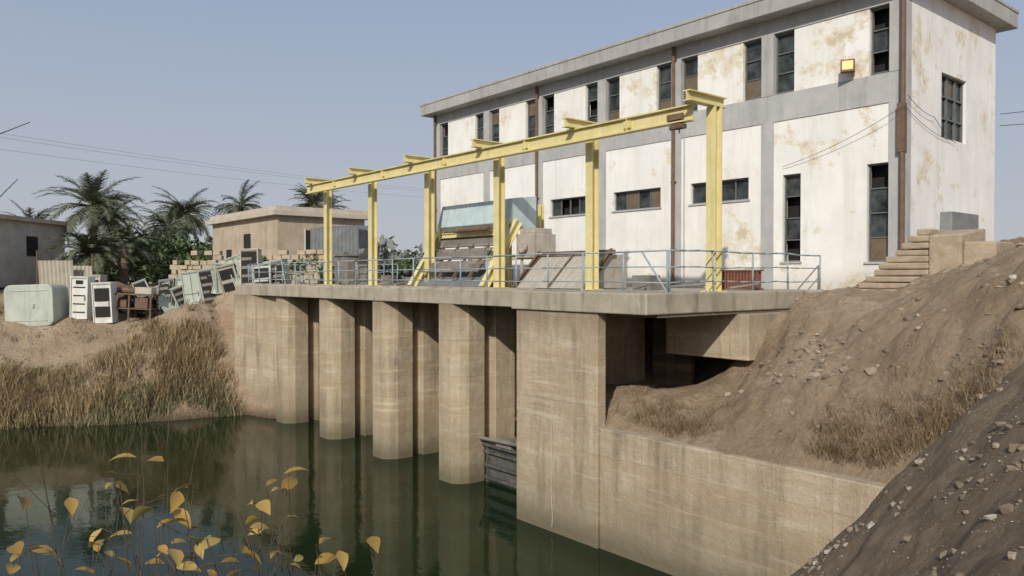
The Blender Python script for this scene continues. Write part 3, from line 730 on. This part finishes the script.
stones('mound_rubble',3200,sg2)
def sg3():
    y=U(0,19); return (xwl(min(y,14.5))-U(2.5,14),y,.04+.16*R()**5)
stones('left_bank_rubble',900,sg3)

# foreground shrub -------------------------------------------------
fs_=empty('autumn_shrub')
A=Vector((-1.79,.19,0)); Bv=Vector((-1.36,.71,0)); Fd=Vector((-.772,.636,0))
leaves=[(.149,6.649),(.249,6.641),(.32,6.598),(.40,6.598),(.25,6.594),(.48,6.583),(.163,6.571),(.2,6.552),(.323,6.515),(.443,6.519),(.606,6.593),(.68,6.585),(.714,6.616),(.366,6.48),(.449,6.441),(.98,6.494),(.97,6.467),(.457,6.552),(.571,6.49),(.614,6.467),(.086,6.459),(.014,6.467),(.814,6.48),(.249,6.81),(.023,6.785),(.30,6.45),(.12,6.50),(.52,6.43),(.66,6.52),(.38,6.55),(.05,6.43),(.78,6.44)]
for _ in range(14): leaves.append((min(.95,abs(random.gauss(.36,.2))),U(6.43,6.60)))
tw=MB(); lf=MB()
roots=[Vector((-2.0,.35,4.6)),Vector((-1.9,.55,4.6)),Vector((-1.75,.75,4.6)),Vector((-1.65,.9,4.6))]
for r_ in roots: r_.z=gz(r_.x,r_.y)-.05
def leafm(c,az,pitch,L):
    W=L*.25; d=Vector((math.cos(az)*math.cos(pitch),math.sin(az)*math.cos(pitch),math.sin(pitch)))
    s=d.cross(Vector((U(-.8,.8),U(-.8,.8),1))).normalized(); n=s.cross(d)
    rows=[(0,.0,0),(.12,.45,.01),(.28,.88,.03),(.45,1,.03),(.65,.8,.02),(.85,.36,-.04),(1.,0,-.12)]
    vs=[];
    for t,wd,u in rows:
        m=c+d*L*t+n*L*u
        vs+=[m-s*W*wd*U(.9,1.1)+n*W*wd*.35,m,m+s*W*wd*U(.9,1.1)+n*W*wd*.35]
    fs=[]
    for k in range(len(rows)-1):
        a=k*3; fs+=[(a,a+1,a+4,a+3),(a+1,a+2,a+5,a+4)]
    lf.add(vs,fs)
for (u,z) in leaves:
    c=A.lerp(Bv,u)+Fd*U(-.05,.35)*1.0; c.z=7-(7-z)*((c-Vector((0,0,0))).xy.dot(Fd.xy)/1.5)
    r_=min(roots,key=lambda q:(q.xy-c.xy).length+U(0,.25)); pts=[]
    bend=Vector((U(-.12,.12),U(-.12,.12),0))
    for k in range(9):
        t=k/8; pts.append(r_.lerp(c,t)+bend*math.sin(t*math.pi)+Vector((U(-.008,.008),U(-.008,.008),0)))
    tw.path(pts,.0035,.0009,5)
    hi=z>6.7
    leafm(c,U(0,6.28),U(-.7,.4),U(.045,.064)*(.5 if hi else 1))
    for q in range(0 if hi else random.choice([0,1,2,2])):
        t=U(.86,.99); k=int(t*8); p=pts[k].lerp(pts[min(8,k+1)],t*8-k); o=Vector((U(-.06,.06),U(-.06,.06),U(-.01,.04))); tw.path([p,p+o],.0010,.0007,4); leafm(p+o,U(0,6.28),U(-.7,.4),U(.026,.05))
for i in range(26):
    u=U(0,1.0)**1.4; c=A.lerp(Bv,u)+Fd*U(-.1,.5); c.z=U(6.4,6.80)-.2*u; r_=min(roots,key=lambda q:(q.xy-c.xy).length)
    bend=Vector((U(-.15,.15),U(-.15,.15),0)); pts=[r_.lerp(c,k/8)+bend*math.sin(k/8*math.pi) for k in range(9)]
    tw.path(pts,.0025,.0005,4)
    for q in range(3):
        p=pts[7-q]; tw.path([p,p+Vector((U(-.12,.12),U(-.12,.12),U(.03,.12)))],.0010,.0004,4)
for (a,b2,z0,z1) in ((-.25,.086,7.22,7.30),(-.22,.05,7.02,7.19)):
    p=A.lerp(Bv,a);p.z=z0;q=A.lerp(Bv,b2);q.z=z1; rt=roots[0]
    base=p+Vector((-.05,-.02,-.25)); tw.path([rt,rt.lerp(base,.5)+Vector((-.1,-.15,0)),base,p,p.lerp(q,.5)+Vector((0,0,-.004)),q],.004,.0008,5)
    m_=p.lerp(q,.6); tw.path([m_,m_+Vector((.04,.02,-.04))],.0010,.0005,4)
tw.obj('stems',M['twig'],fs_); lf.obj('leaves',M['leaf'],fs_,smooth=True)

# ------------------------------------------------------------------ light, sky, camera
S=Vector((.68,-1,.74)).normalized()
el=math.asin(S.z); rot=math.atan2(S.x,S.y)
sl=bpy.data.lights.new('sun','SUN'); sl.energy=3.5; sl.angle=math.radians(.9); sl.color=(1,.93,.80)
so=bpy.data.objects.new('sun',sl); so.rotation_euler=S.to_track_quat('Z','Y').to_euler(); COL.objects.link(so)
wd=bpy.data.worlds.new('World'); scene.world=wd; wd.use_nodes=True; nt=wd.node_tree; nt.nodes.clear(); N=NT(nt)
o=nt.nodes.new('ShaderNodeOutputWorld'); bg=nt.nodes.new('ShaderNodeBackground'); sk=nt.nodes.new('ShaderNodeTexSky')
sk.sky_type='NISHITA'; sk.sun_disc=False; sk.sun_elevation=el; sk.sun_rotation=rot; sk.air_density=1.0; sk.dust_density=3.5; sk.ozone_density=1.5; sk.altitude=50
tc=N.n('ShaderNodeTexCoord'); sx=N.n('ShaderNodeSeparateXYZ'); N.l(tc.outputs['Generated'],sx.inputs[0])
hazec=N.ramp(sx.outputs[2],[(0,(5.5,5.6,5.9)),(.12,(4.8,5.2,6.0)),(.38,(3.7,4.6,6.3))])
hf=N.rng(sx.outputs[2],0,.5,.94,.68)
cl_=N.noise(1.6,5,.55,vec=None)
N.l(N.mix(hf,sk.outputs[0],hazec),bg.inputs[0])
bg.inputs[1].default_value=.095; nt.links.new(bg.outputs[0],o.inputs[0])
cd=bpy.data.cameras.new('camera'); cd.lens=27.18; cd.sensor_width=36; cd.clip_end=3000; cd.clip_start=.05
co=bpy.data.objects.new('camera',cd); co.location=(0,0,7); co.rotation_euler=(math.radians(90-.815),0,math.radians(50.5)); COL.objects.link(co); scene.camera=co
scene.view_settings.view_transform='Standard'; scene.view_settings.look='None'; scene.view_settings.exposure=0
